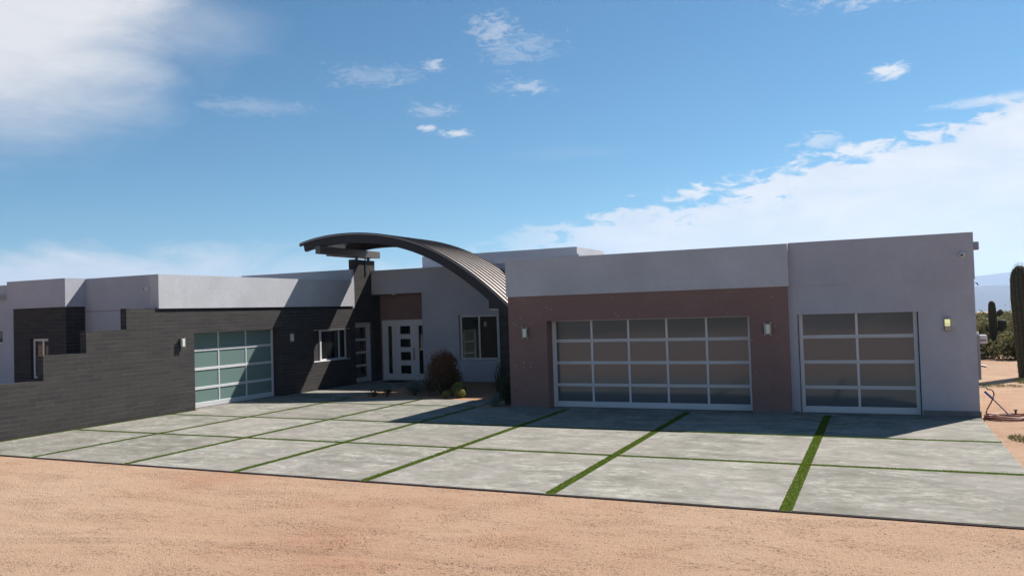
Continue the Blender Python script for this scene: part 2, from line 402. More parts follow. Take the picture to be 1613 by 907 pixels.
# ------------------------------------------------------------------ the setting: ground
XJ = [-13.8, -11.45, -9.1, -6.72, -3.9, -1.05]
YJ = [9.5, 12.25, 14.87, 17.72]
def ground_z(x, y):
    r = np.hypot(x, y)
    z = -.024-np.maximum(0, r-85)*.016
    wgt = np.clip((9.3-y)/1.2, 0, 1)*np.clip((30-r)/10, 0, 1)
    z = z+wgt*(.010*np.sin(x*1.7+y*.8)*np.sin(y*1.3-x*.4)+.006*np.sin(x*4.1-y*2.7)*np.sin(y*3.3+x*1.1))
    # tyre ruts: two long shallow arcs and short scuffs
    for (cx, cy, R, a0, a1, dpt, wd) in [(-3.5, -9.0, 15.6, .2, 1.6, .012, .05), (-3.5, -9.0, 14.1, .2, 1.6, .010, .05), (-9.0, 17.5, 11.0, -1.9, -1.0, .006, .07)]:
        rr = np.hypot(x-cx, y-cy); z = z-wgt*dpt*np.exp(-((rr-R)/wd)**2)+wgt*dpt*.7*np.exp(-((rr-R-.2)/wd)**2)
    for (cx, cy, r0, a0, a1) in [(-5.6, 6.9, .35, -.6, .9), (-4.2, 7.3, .3, -.3, 1.2)]:
        dx, dy = x-cx, y-cy; rr = np.hypot(dx, dy); an = np.arctan2(dy, dx)
        mk = ((an > a0) & (an < a1) & (rr > r0-.02) & (rr < r0+.33)).astype(float)
        z = z+mk*.010*np.sin((rr-r0)*2*np.pi/.11)
    z = z+3.4*np.exp(-(((x-32)/11)**2+((y-118)/28)**2))
    # soil heaps right of the paved yard
    wr = np.clip((x-2.0)/.8, 0, 1)*np.clip((26-y)/4, 0, 1)*np.clip((y-12)/2, 0, 1)
    z = z+wr*(.03*np.sin(x*2.1+y*.9)+.02*np.sin(y*2.3-x*1.2))
    return z
def axis(fine0, fine1, step, far):
    a = list(np.arange(fine0, fine1+1e-6, step)); s = step; x = fine1
    while x < far: s *= 1.22; x += s; a.append(x)
    s = step; x = fine0
    while x > -far: s *= 1.22; x -= s; a.insert(0, x)
    return np.array(a)
gx = axis(-13, 7.5, .045, 14000); gy = axis(2.8, 9.6, .045, 14000)
GX, GY = np.meshgrid(gx, gy); GZ = ground_z(GX, GY)
nx_, ny_ = len(gx), len(gy)
me = D.meshes.new('ground'); vv = np.stack([GX, GY, GZ], -1).reshape(-1, 3)
idx = np.arange(nx_*ny_).reshape(ny_, nx_)
ff = np.stack([idx[:-1, :-1], idx[:-1, 1:], idx[1:, 1:], idx[1:, :-1]], -1).reshape(-1, 4)
me.vertices.add(len(vv)); me.vertices.foreach_set('co', vv.astype(np.float32).ravel())
me.loops.add(ff.size); me.loops.foreach_set('vertex_index', ff.astype(np.int32).ravel())
me.polygons.add(len(ff)); me.polygons.foreach_set('loop_start', np.arange(0, ff.size, 4, dtype=np.int32))
me.update(calc_edges=True); me.polygons.foreach_set('use_smooth', np.ones(len(ff), bool)); me.materials.append(MT['gravel'])
o = D.objects.new('ground', me); C.objects.link(o); setp(o, kind='structure')

# concrete yard: slabs with turf-filled joints
HW, HH = .072, .062      # half widths of the joints
slabs = MB()
xe = [-16.28]+XJ+[1.68]; ye = YJ+[19.0]

for i in range(len(xe)-1):
    for j in range(len(ye)-1):
        x0 = xe[i]+(HW if i else 0); x1 = xe[i+1]-(HW if i < len(xe)-2 else 0)
        y0 = ye[j]+(HH if j else 0); y1 = ye[j+1]-(HH if j < len(ye)-2 else 0)
        if j == 3:
            if xe[i] > -9.5: continue
            if xe[i] < -9.2 and xe[i+1] > -9.2: x1 = -9.17
        if j == 2 and xe[i] > -9.5:
            y1 = 17.63 if xe[i] < -2 else 17.66
            if i == len(xe)-2: y1 = 17.76
        slabs.box(x0, x1, y0, y1, -.09, 0)
slabs.box(-16.28, -14.1, 19.12, 21.4, -.09, 0); slabs.box(-16.28, -14.1, 21.5, 24.44, -.09, 0)
slabs.box(-16.64, -16.284, 15.77, 19.08, -.09, -.002); slabs.box(-16.39, -16.284, 19.10, 24.44, -.09, -.002)
slabs.box(-7.17, -2.54, 17.64, 18.02, -.09, -.004); slabs.box(-1.57, .68, 17.77, 18.02, -.09, -.004)
d = slabs.build('driveway', 'concrete'); setp(d, kind='structure')
nb = len(d.data.polygons)//6; ta = d.data.attributes.new('tone', 'FLOAT', 'FACE'); ta.data.foreach_set('value', np.repeat(rng.uniform(0, 1, nb), 6).astype(np.float32))
bv = d.modifiers.new('bevel', 'BEVEL'); bv.width = .008; bv.segments = 2; bv.limit_method = 'ANGLE'
ed = MB(); ed.box(-16.28, 1.69, 9.484, 9.495, -.10, -.010); setp(ed.build('edge_strip', 'edge_strip'), kind='structure')
pb = MB(); pb.box(-14.09, -8.19, 19.06, 23.93, -.09, -.02); setp(pb.build('planting_bed', 'bed'), kind='structure')
tb = MB(); rects = []
for x in XJ:
    top = 17.62 if x > -9.5 else 18.98
    rects.append((x-HW, x+HW, 9.5, top))
for y in YJ[1:]:
    rects.append((-16.28, 1.68, y-HH, y+HH) if y < 17 else (-16.28, -9.2, y-HH, y+HH))
rects.append((-16.39, -16.28, 9.5, 15.75))
rects.append((-16.28, -14.1, 19.0, 19.12)); rects.append((-16.28, -14.1, 21.4, 21.5))
for q in rects: tb.box(q[0], q[1], q[2], q[3], -.088, -.008)
P_, S_ = [], []
for (x0, x1, y0, y1) in rects:
    a = (x1-x0)*(y1-y0); n = int(a*(8000 if y0 < 16 else 2500))
    p = np.stack([rng.uniform(x0+.002, x1-.002, n), rng.uniform(y0+.001, y1-.001, n), np.full(n, -.01)], 1)
    h = rng.uniform(.010, .026, n); an = rng.uniform(0, 2*np.pi, n); wv = np.stack([np.cos(an), np.sin(an), np.zeros(n)], 1)*.0055
    tip = p+np.stack([rng.normal(0, .006, n), rng.normal(0, .006, n), h], 1)
    P_.append(np.stack([p-wv, p+wv, tip], 1).reshape(-1, 3)); S_.append(np.clip(rng.normal(.5, .22, n), 0, 1))
tg = fastmesh('turf', np.concatenate(P_), 3, 'turf', np.concatenate(S_)); setp(tg, 'bright green artificial turf filling the joints between the slabs', 'turf', kind='stuff')
setp(tb.build('turf_backing', 'turf_base'), kind='structure')
# loose pebbles on the gravel
n = 15000
px = rng.uniform(-12.5, 6.5, n); py = 9.4-rng.uniform(0, 1, n)**1.2*5.6
s = rng.lognormal(math.log(.0045), .4, n).clip(.002, .016)
oc = np.array([(1, 0, 0), (0, 1, 0), (-1, 0, 0), (0, -1, 0), (0, 0, .7), (0, 0, -.5)]); fc = [(0, 1, 4), (1, 2, 4), (2, 3, 4), (3, 0, 4)]
pz = ground_z(px, py); ctr = np.stack([px, py, pz], 1); rot = rng.uniform(0, 6.28, n)
cs, sn = np.cos(rot), np.sin(rot)
tri = []
for f in fc:
    for k in f:
        vx = oc[k]; xx = (vx[0]*cs-vx[1]*sn)*s*1.2; yy = (vx[0]*sn+vx[1]*cs)*s; tri.append(ctr+np.stack([xx, yy, vx[2]*s], 1))
tri = np.stack(tri, 1).reshape(-1, 3)
o = fastmesh('pebbles', tri, 3, 'stone'); setp(o, 'loose tan pebbles scattered over the gravel yard', 'gravel', kind='stuff')

# ------------------------------------------------------------------ distance
def ridge(name, az0, az1, dist, depth, fn, base, mat):
    n = 260; v = []; f = []
    rows = [(-.0, 0.0), (.25, .55), (.5, 1.0), (.75, .6), (1.0, 0.0)]
    for i in range(n+1):
        a = rad(az0+(az1-az0)*i/n)
        for (t, k) in rows:
            d_ = dist+depth*t; top = fn(math.degrees(a), t)
            jag = noise.noise(Vector((a*60, t*3, 1)))*.16*k
            v.append((math.sin(a)*d_, math.cos(a)*d_, base+(top-base)*(k+jag*(1 if k < 1 else .25))))
    for i in range(n):
        for j in range(4):
            p = i*5+j; f.append((p, p+1, p+6, p+5))
    m_ = MB(); m_.v = v; m_.f = f; o = m_.build(name, mat, smooth=True); setp(o, kind='structure'); return o
def el_far(a, t):
    e = 1.0+.62*math.exp(-((a-9)/3.2)**2)+.35*noise.noise(Vector((a*.33, 2.2, 0)))+.10*noise.noise(Vector((a*1.9, 5, 0)))
    return EYE+math.tan(rad(e))*9500
def el_near(a, t):
    e = .62+.16*noise.noise(Vector((a*.25, 7.7, 0)))+.05*noise.noise(Vector((a*2.1, 3.3, 0)))
    return EYE+math.tan(rad(e))*6000
ridge('mountains', -75, 40, 8700, 1700, el_far, -150, 'mountain')
ridge('foothills', -75, 40, 5400, 1200, el_near, -100, 'mountain')
hz = MB(); hz.box(-15000, 15000, -15000, 15000, -245, 420)
hm = D.materials.new('air'); hm.use_nodes = True; t = hm.node_tree; t.nodes.clear()
pv = t.nodes.new('ShaderNodeVolumePrincipled'); pv.inputs['Color'].default_value = (.50, .70, 1.0, 1); pv.inputs['Density'].default_value = 1.05e-4; pv.inputs['Anisotropy'].default_value = .3
ot = t.nodes.new('ShaderNodeOutputMaterial'); t.links.new(pv.outputs[0], ot.inputs['Volume'])
h = hz.build('haze', hm); setp(h, 'pale blue haze over the far mountains', 'haze', kind='stuff')

# ------------------------------------------------------------------ house
H = thing('house', 'low modern stucco house with charcoal brick, frosted garage doors and a curved metal canopy', 'house', (-7.3, 21, 0))
def B(name, mat, boxes, label=None, parent=H, bevel=.006):
    if name in ('wall', 'parapet'): bevel = 0
    if len(boxes) > 1 and name in ('plinth', 'door_jamb', 'conduit'):
        return [B(name, mat, [b], label, parent, bevel) for b in boxes][-1]
    m_ = MB()
    for b in boxes: m_.box(*b)
    o = m_.build(name, mat, parent, bevel)
    if label: o['label'] = label
    return o
PT, PB = 3.55, 2.66
# brown double garage
gl, gr, gf, gb = -8.17, -1.745, 17.66, 25.4
B('wall', 'brown', [(gl, -7.18, gf, gf+.40, 0, PB), (-2.53, gr, gf, gf+.40, 0, PB), (-7.18, -2.53, gf, gf+.40, 2.06, PB), (gl, gl+.2, gf+.4, gb, 0, PB), (gl+.2, gr, gb-.2, gb, 0, PB)], 'brown flecked stucco wall around the double garage door')
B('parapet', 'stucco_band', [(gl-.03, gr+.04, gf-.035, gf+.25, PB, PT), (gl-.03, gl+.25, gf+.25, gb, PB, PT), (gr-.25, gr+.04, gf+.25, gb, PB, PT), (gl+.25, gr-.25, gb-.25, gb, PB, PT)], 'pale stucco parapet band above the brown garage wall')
B('roof', 'roofing', [(gl+.25, gr-.25, gf+.25, gb-.25, 3.05, 3.2)])
B('plinth', 'plinth', [(gl+.01, -7.2, gf-.018, gf-.002, -.05, .06), (-2.51, gr, gf-.018, gf-.002, -.05, .06)], bevel=0)
# single garage at the right end
B('wall', 'stucco', [(-1.745, -1.58, 17.81, 18.05, 0, PB), (.69, 1.68, 17.81, 18.05, 0, PB), (-1.58, .69, 17.81, 18.05, 2.06, PB), (1.48, 1.68, 18.05, gb, 0, PB), (-1.7, 1.48, gb-.2, gb, 0, PB)], 'pale lilac grey stucco wall around the single garage door')
B('parapet', 'stucco', [(-1.703, 1.695, 17.795, 18.05, PB, PT+.02), (1.445, 1.695, 18.05, gb, PB, PT+.02), (-1.7, 1.445, gb-.25, gb, PB, PT+.02)], 'pale lilac grey upper wall above the single garage door')
B('roof', 'roofing', [(-1.7, 1.445, 18.05, gb-.25, 3.05, 3.2)])
B('plinth', 'plinth', [(-1.7, -1.6, 17.79, 17.808, -.05, .05), (.71, 1.7, 17.79, 17.808, -.05, .12), (1.682, 1.70, 17.808, 20, -.05, .12)], bevel=0)

def garage_door(x0, x1, z1, yp, cols, rows, mapf, mat, label, zb=0.0):
    """door in local (u, depth, z); mapf turns a local box into a world box"""
    fr = MB(); pn = MB(); W = x1-x0; st = .075; md = .048; br = .13; tr = .05; rl = .034
    def add(mb, a, b, d0, d1, z0, z1_): mb.box(*mapf(a, b, d0, d1, z0, z1_))
    add(fr, x0, x0+st, 0, .05, zb, z1); add(fr, x1-st, x1, 0, .05, zb, z1)
    hz_ = (z1-zb-.02)/rows; cw = (W-2*st)/cols
    for k in range(rows):
        zb0 = zb+.01+k*hz_; zt = zb0+hz_
        b_ = zb0+(br if k == 0 else rl); t_ = zt-(tr if k == rows-1 else rl)
        add(fr, x0+st, x1-st, .003, .047, zb0, b_); add(fr, x0+st, x1-st, .003, .047, t_, zt-.006)
        for c in range(1, cols):
            u = x0+st+c*cw; add(fr, u-md/2, u+md/2, .008, .045, b_, t_)
        add(pn, x0+st-.001, x1-st+.001, .022, .032, b_-.004, t_+.004)
    add(fr, x0+st, x1-st, .02, .04, zb+.001, zb+.012)
    d_ = fr.build('garage_door', 'alu', H, .003); d_['label'] = label
    p_ = pn.build('glass_panels', mat, H); p_.parent = d_
    return d_
mapY = lambda yp: (lambda a, b, d0, d1, z0, z1: (a, b, yp+d0, yp+d1, z0, z1))
mapX = lambda xp: (lambda a, b, d0, d1, z0, z1: (xp-d1, xp-d0, a, b, z0, z1))
garage_door(-7.165, -2.545, 2.10, 0, 5, 4, mapY(18.02), 'frost_shaded', 'wide garage door with twenty frosted glass panels')
garage_door(-1.565, .675, 2.12, 0, 2, 4, mapY(17.99), 'frost_shaded', 'narrow garage door with eight frosted glass panels')
garage_door(15.72, 19.03, 2.06, 0, 3, 4, mapX(-16.625), 'frost', 'garage door with teal frosted panels in the charcoal brick wall')
def jamb(name, boxes, mat='white'): return B(name, mat, boxes, bevel=.003)
jamb('door_jamb', [(-7.178, -7.16, 17.98, 18.02, 0, 2.055), (-2.55, -2.532, 17.90, 18.02, 0, 2.055)], 'alu')

# left wing in charcoal brick
LX = -16.40
B('brick_wall', 'brick', [(LX-.21, LX, 14.607, 15.76, 0, 2.58), (LX-.25, LX, 15.76, 19.09, 2.02, 2.58), (LX-.25, LX, 19.09, 20.66, 0, 2.58), (LX-.25, LX, 20.66, 22.62, 0, .885), (LX-.25, LX, 20.66, 22.62, 1.915, 2.58), (LX-.25, LX, 22.62, 22.84, 0, 2.58), (LX-.25, LX-.21, 20.66, 21.19, .885, 1.915)], 'charcoal brick wall holding the teal panelled garage door', bevel=0)
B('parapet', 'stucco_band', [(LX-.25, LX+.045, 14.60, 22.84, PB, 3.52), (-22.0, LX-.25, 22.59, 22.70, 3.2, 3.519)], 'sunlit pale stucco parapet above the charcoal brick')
B('soffit_or_shade_strip', 'black', [(LX-.25, LX-.03, 14.63, 22.83, 2.58, PB)], bevel=0)  # black strip standing in for the shadow under the parapet overhang
B('wall', 'stucco', [(-19.02, LX-.25, 14.61, 14.85, 0, PB), (-19.02, LX-.25, 14.60, 14.85, PB, 3.52)], 'shaded lilac grey stucco end wall of the left wing')
B('joint', 'plinth', [(-19.0, LX-.25, 14.596, 14.602, PB-.012, PB)], bevel=0)
B('roof', 'roofing', [(-27.0, LX-.25, 14.85, 22.6, 3.1, 3.22)])
B('brick_wall', 'brick', [(-21.1, -20.42, 14.05, 14.3, 0, 2.79), (-19.72, -19.03, 14.05, 14.3, 0, 2.79), (-20.42, -19.72, 14.05, 14.3, 0, .93), (-20.42, -19.72, 14.05, 14.3, 1.99, 2.79), (-19.28, -19.03, 14.3, 14.6, 0, 2.79), (-21.1, -20.85, 14.3, 14.9, 0, 2.79)], 'black brick bay with a narrow white window', bevel=0)
B('parapet', 'stucco', [(-21.28, -18.98, 14.0, 14.61, 2.79, 3.525)], 'lilac grey stucco box capping the black brick bay')
B('wall', 'stucco', [(-27.2, -23.95, 14.9, 15.1, 0, 3.51), (-23.95, -22.86, 14.9, 15.1, 0, 1.83), (-23.95, -22.86, 14.9, 15.1, 2.27, 3.51), (-22.86, -21.1, 14.9, 15.1, 0, 3.51), (-27.2, -27.0, 15.1, 26, 0, 3.5)], 'lilac grey stucco wall left of the black brick bay')
# raised block behind the left wing, brick pier, side door
B('wall', 'stucco', [(-21.3, LX-.21, 22.76, 30.5, 0, 3.92), (LX-.21, LX-.005, 22.76, 22.90, 2.6, 3.92)], 'raised lilac grey block beside the brick pier')
B('pier', 'brick', [(LX-.205, LX, 22.90, 24.16, 2.10, 4.27), (LX-.205, LX, 24.16, 24.6, 2.1, 3.06), (LX-.205, LX, 24.02, 24.6, 0, 2.1), (LX-.205, LX, 22.845, 22.90, 0, 2.60)], 'tall charcoal brick pier under the canopy beams', bevel=0)
B('conduit', 'black', [(LX+.001, LX+.03, 23.55, 23.59, 3.7, 4.36), (LX-.08, LX-.02, 23.1, 23.2, 4.27, 4.36), (LX-.08, LX-.02, 23.8, 23.9, 4.27, 4.36)])
# entry
EY = 23.95
B('wall', 'stucco', [(-14.35, -12.93, EY, EY+.3, 0, 3.06), (-12.93, -11.47, EY, EY+.3, 0, .73), (-12.93, -11.47, EY, EY+.3, 2.24, 3.06), (-11.47, gl-.031, EY, EY+.3, 0, 3.06), (-14.35, -14.1, EY+.3, 24.7, 0, 3.06)], 'pale entry wall with a sliding window beside the front door')
B('parapet', 'stucco', [(LX-.19, gl-.031, EY-.018, EY+.35, 3.06, 3.91)], 'pale parapet beam spanning the entry')
B('soffit_or_shade_strip', 'stucco', [(LX, -14.35, EY+.35, 24.6, 3.06, 3.2)], bevel=0)
B('wall', 'brown', [(LX, -16.29, 24.45, 24.6, 0, 3.06), (-16.29, -14.35, 24.45, 24.6, 2.14, 3.06)], 'dark brown recessed wall around the front door')
B('roof', 'roofing', [(LX, gl-.031, EY+.35, 33.5, 3.45, 3.58)])
B('ceiling_spot', 'lampglass', [(-15.62, -15.50, 24.05, 24.17, 3.02, 3.058)])
# higher boxes at the back
B('wall', 'stucco', [(-17.9, -10.8, 30.0, 33.4, 3.3, 4.79)], 'pale stucco block rising behind the entry parapet')
B('wall', 'stucco', [(-12.45, -9.3, 26.0, 28.5, 3.3, 4.21)], 'bluish shaded stucco block behind the canopy')
B('wall', 'stucco', [(-20.9, -20.7, 30.5, 33.4, 0, 3.4), (-20.7, gl, 33.2, 33.4, 0, 3.3)])

def window_y(x0, x1, z0, z1, yp, mull, fw=.05, label=None):
    f = MB(); f.box(x0, x0+fw, yp, yp+.06, z0, z1); f.box(x1-fw, x1, yp, yp+.06, z0, z1)
    f.box(x0+fw, x1-fw, yp, yp+.06, z0, z0+fw); f.box(x0+fw, x1-fw, yp, yp+.06, z1-fw, z1)
    for m_ in mull: f.box(m_-fw*.55, m_+fw*.55, yp+.006, yp+.055, z0+fw, z1-fw)
    w_ = f.build('window', 'white', H, .003)
    if label: w_['label'] = label
    g = MB(); g.box(x0+fw-.002, x1-fw+.002, yp+.03, yp+.042, z0+fw-.002, z1-fw+.002); p = g.build('pane', 'glass', H); p.parent = w_
    return w_
window_y(-12.90, -11.49, .75, 2.22, EY+.07, [-12.2], .05, 'white framed sliding window in the entry wall')
window_y(-20.41, -19.73, .94, 1.98, 14.12, [-20.02], .06, 'narrow white window in the black brick bay')
window_y(-23.94, -22.87, 1.84, 2.26, 14.98, [], .04)
# corner window in the charcoal brick (faces the yard)
f = MB(); wx = LX-.18
for q in ((21.2, 21.28, .90, 1.90), (22.54, 22.61, .90, 1.90), (21.28, 22.54, .90, .95), (21.28, 22.54, 1.85, 1.90)): f.box(wx-.05, wx, *q)
f.box(wx-.045, wx-.005, 22.22-.03, 22.22+.03, .95, 1.85)
wn = f.build('window', 'white', H, .003); wn['label'] = 'white framed window with thick sill in the charcoal brick'
g = MB(); g.box(wx-.03, wx-.02, 21.27, 22.55, .945, 1.855); p = g.build('pane', 'glass', H); p.parent = wn
g = MB(); g.box(wx-.05, LX-.004, 20.665, 22.61, .886, .905); p = g.build('sill', 'white', H, .004); p.parent = wn
g = MB(); g.box(wx-.05, LX-.004, 20.665, 22.61, 1.895, 1.914); p = g.build('window_head', 'white', H, .004); p.parent = wn
# glazed side door
sx = LX-.17
f = MB(); f.box(sx-.05, sx+.02, 23.92, 24.02, 0, 2.08); f.box(sx-.05, sx+.02, 22.90, 23.0, 0, 2.08); f.box(sx-.05, sx+.02, 23.0, 23.92, 2.02, 2.08)
f.box(sx-.045, sx-.005, 23.0, 23.12, .02, 2.02); f.box(sx-.045, sx-.005, 23.78, 23.92, .02, 2.02)
for z0, z1 in ((.02, .17), (.55, .63), (1.0, 1.08), (1.45, 1.53), (1.92, 2.02)): f.box(sx-.044, sx-.006, 23.12, 23.78, z0, z1)
sd = f.build('side_door', 'white', H, .003); sd['label'] = 'white side door with four stacked glass panes'
g = MB(); g.box(sx-.03, sx-.02, 23.11, 23.79, .1, 1.95); p = g.build('pane', 'glass', H); p.parent = sd
g = MB(); g.box(sx-.005, sx+.03, 23.84, 23.87, .95, 1.07); p = g.build('handle', 'alu', H); p.parent = sd
# front door
dy = 24.38
f = MB(); f.box(-16.29, -16.13, dy, 24.45, 0, 2.13); f.box(-16.13, -14.36, dy, 24.45, 2.06, 2.13)
def ring(mb, x0, x1, z0, z1, gx0, gx1, gz0, gz1, d0=.02, d1=.065):
    mb.box(x0, gx0, dy+d0, dy+d1, z0, z1); mb.box(gx1, x1, dy+d0, dy+d1, z0, z1); mb.box(gx0, gx1, dy+d0, dy+d1, z0, gz0); mb.box(gx0, gx1, dy+d0, dy+d1, gz1, z1)
ring(f, -16.13, -15.79, .01, 2.06, -16.06, -15.90, .23, 1.92); ring(f, -14.87, -14.36, .01, 2.06, -14.79, -14.62, .23, 1.92)
f.box(-15.79, -15.76, dy+.005, dy+.065, 0, 2.06); f.box(-14.90, -14.87, dy+.005, dy+.065, 0, 2.06)
df = f.build('door_frame', 'white', H, .003); df['label'] = 'white front door surround with tall sidelights'
g = MB(); g.box(-16.065, -15.895, dy+.04, dy+.05, .22, 1.93); p = g.build('sidelight', 'glass', H); p.parent = df
g = MB(); g.box(-14.795, -14.615, dy+.04, dy+.05, .22, 1.93); p = g.build('sidelight', 'glass', H); p.parent = df
f = MB(); gz = [(.23, .52), (.70, .995), (1.165, 1.455), (1.625, 1.915)]; z = .01
f.box(-15.757, -15.555, dy+.025, dy+.065, .01, 2.055); f.box(-15.135, -14.903, dy+.025, dy+.065, .01, 2.055)
for a, b in gz+[(2.055, 0)]:
    f.box(-15.555, -15.135, dy+.025, dy+.065, z, a); z = b
fd = f.build('front_door', 'white', H, .003); fd['label'] = 'white front door with four square glass lights'
g = MB()
for a, b in gz: g.box(-15.56, -15.13, dy+.045, dy+.055, a-.003, b+.003)
p = g.build('pane', 'glass', H); p.parent = fd
g = MB(); g.tube([(-14.97, dy-.03, .70), (-14.97, dy-.03, 1.16)], .013); g.tube([(-14.97, dy-.03, .78), (-14.97, dy+.03, .78)], .008); g.tube([(-14.97, dy-.03, 1.08), (-14.97, dy+.03, 1.08)], .008)
p = g.build('handle', 'black', H); p.parent = fd

# curved canopy
key = [(-17.25, 4.73), (-16.6, 4.885), (-16.05, 4.935), (-15.5, 4.945), (-14.9, 4.925), (-14.23, 4.855), (-13.32, 4.675), (-12.72, 4.475), (-11.99, 4.12), (-11.29, 3.71), (-10.61, 3.23), (-10.21, 2.90), (-9.75, 2.49), (-9.5, 2.25)]
kx = np.array([k[0] for k in key]); kz = np.array([k[1] for k in key])
co = np.polyfit(kx, kz, 5); prof = [(float(x), float(np.polyval(co, x))) for x in np.linspace(-17.25, -9.55, 60)]
CY0, CY1 = 21.1, 23.8
cp = MB().strip(prof, CY0, CY1, .035).build('canopy', 'roofmetal', H); cp['label'] = 'arched standing seam metal canopy sweeping over the entry'
def off(pr, d_):
    out = []
    for i, (x, z) in enumerate(pr):
        a = pr[max(i-1, 0)]; b = pr[min(i+1, len(pr)-1)]; dx, dz = b[0]-a[0], b[1]-a[1]; L = math.hypot(dx, dz)
        out.append((x-dz/L*d_*-1*-1 if False else x+dz/L*(-d_), z+dx/L*d_))
    return out
ns = 10
for k in range(ns):
    y = CY0+.02+(CY1-CY0-.06)*k/(ns-1)
    s_ = MB().strip(off(prof, .028), y, y+.035, .03).build('seam', 'bronze', H); s_.parent = cp
low_ = off(prof, -.038)
for i_, (a, b) in enumerate(((CY0+.03, CY0+.18), (CY1-.38, CY1-.25))):
    s_ = MB().strip(low_[1:], a, b, .26).build('curved_beam', 'bronze', H); s_.parent = cp
for (a, b) in ((CY0-.0, CY0+.027), (CY1-.027, CY1)):
    s_ = MB().strip(off(prof, -.0355), a, b, .06).build('fascia', 'bronze', H); s_.parent = cp
sof = MB().strip(off(prof, -.0365), CY0+.18, CY1-.38, .012).build('underside', 'bronze', H); sof.parent = cp
for xb, yb in ((-16.46, 20.92), (-16.86, 22.0)):
    m_ = MB(); m_.box(xb, xb+.19, yb, 24.34, 4.36, 4.60); s_ = m_.build('cross_beam', 'steel_beam', H, .006); s_.parent = cp
m_ = MB(); m_.box(-10.42, -10.20, 21.18, 23.7, 2.42, 2.66); s_ = m_.build('cross_beam', 'bronze', H, .006); s_.parent = cp
B('brick_wall', 'brick', [(-10.25, gl-.031, 21.5, 23.94, 0, 2.36)], 'dark brick fin carrying the low end of the canopy', bevel=0)
B('coping', 'white', [(-10.50, -9.9, 21.42, 23.94, 2.362, 2.40)])

# ------------------------------------------------------------------ stepped garden wall
gw = MB()
for y0, y1, z1 in ((6.0, 11.56, 1.14), (11.56, 12.6, 1.67), (12.6, 13.68, 2.17), (13.68, 14.607, 2.67)): gw.box(LX-.2, LX, y0, y1, -.1, z1)
o = gw.build('garden_wall', 'brick'); setp(o, 'charcoal brick garden wall stepping down away from the house', 'wall')

# ------------------------------------------------------------------ wall lamps
def lamp_parts(t, glass):
    k = WL[t]
    def q(a): return [(x+k.x, y+k.y, z+k.z) for x, y, z in a]
    m_ = MB(); m_.box(k.x-.055, k.x+.055, k.y-.02, k.y, k.z-.11, k.z+.11); m_.build('back_plate', 'black', t, .003)
    g_ = MB(); g_.box(k.x-.042, k.x+.042, k.y-.10, k.y-.022, k.z-.095, k.z+.095); g_.build('lamp_glass', glass, t, .006)
    for sx_ in (-1, 1):
        r_ = MB(); r_.tube(q([(sx_*.062, -.085, -.150), (sx_*.062, -.085, .150)]), .011, 8)
        r_.build('side_rod', 'brass', t)
    b_ = MB(); b_.box(k.x-.058, k.x+.058, k.y-.093, k.y-.02, k.z+.097, k.z+.110); b_.build('bracket', 'brass', t, .002); b_ = MB(); b_.box(k.x-.058, k.x+.058, k.y-.093, k.y-.02, k.z-.110, k.z-.097); b_.build('bracket', 'brass', t, .002)
grp = 'wall lamps on the house front'
L0 = thing('wall_lamp', 'small wall lamp on the brown wall just left of the wide garage door', 'wall lamp', (-7.72, gf-.001, 1.79), grp); lamp_parts(L0, 'lampglass')
def dup(root, loc, rz, label):
    r = root.copy(); C.objects.link(r); r.location = loc; r.rotation_euler = (0, 0, rz); r['label'] = label
    for ch in list(root.children):
        c = ch.copy(); C.objects.link(c); c.parent = r
    return r
dup(L0, (-2.15, gf-.001, 1.78), 0, 'brass edged wall lamp on the brown strip between the two shaded garage doors')
dup(L0, (LX+.001, 15.32, 1.77), rad(90), 'sunlit wall lamp on charcoal brick casting a dark shadow beside the teal door')
dup(L0, (LX+.001, 19.54, 1.73), rad(90), 'dim wall lamp in deep shade on black brick left of the sill window')
L4 = thing('wall_lamp', 'wall lamp glowing yellow on the pale wall at the far right', 'wall lamp', (1.19, 17.809, 1.80), grp)
k = WL[L4]
m_ = MB(); m_.box(k.x-.06, k.x+.06, k.y-.02, k.y, k.z-.13, k.z+.12); m_.build('back_plate', 'grey_box', L4, .003)
m_ = MB(); m_.box(k.x-.045, k.x+.045, k.y-.09, k.y-.022, k.z-.03, k.z+.10); m_.build('lamp_glass', 'litglass', L4, .006)
m_ = MB(); m_.box(k.x-.05, k.x+.05, k.y-.10, k.y-.02, k.z+.102, k.z+.118); m_.build('lamp_cap', 'brass', L4, .003); m_ = MB(); m_.box(k.x-.05, k.x+.05, k.y-.10, k.y-.02, k.z-.12, k.z-.032); m_.build('lamp_frame', 'brass', L4, .003)
m_ = MB(); m_.box(k.x-.052, k.x+.052, k.y-.097, k.y-.088, k.z+.005, k.z+.012); m_.build('crossbar', 'brass', L4)

# security cameras
def seccam(loc, label, rz=0):
    t = thing('security_camera', label, 'camera', loc, 'security cameras on the house walls', rz)
    x, y, z = loc
    m_ = MB(); m_.tube([(x, y, z), (x, y-.03, z)], .055, 14); m_.build('mount', 'white', t, smooth=False)
    m_ = MB(); m_.tube([(x, y-.03, z), (x-.015, y-.09, z-.012)], [.035, .032], 12); m_.build('body', 'white', t)
    m_ = MB(); m_.tube([(x-.015, y-.09, z-.012), (x-.017, y-.096, z-.013)], .022, 12); m_.build('lens', 'black', t)
seccam((1.50, 17.794, 3.14), 'small round white camera high on the pale wall at the right end')
seccam((-16.75, 14.599, 3.17), 'tiny white camera high on the shaded end wall of the left wing')
t = thing('floodlight', 'small pale box light on the side edge of the right parapet', 'light fixture', (1.70, 18.2, 3.33))
m_ = MB(); m_.box(1.696, 1.72, 18.1, 18.3, 3.25, 3.42); m_.build('mount', 'grey_box', t); m_ = MB(); m_.box(1.72, 1.82, 18.12, 18.28, 3.24, 3.40); m_.build('housing', 'grey_box', t, .008)
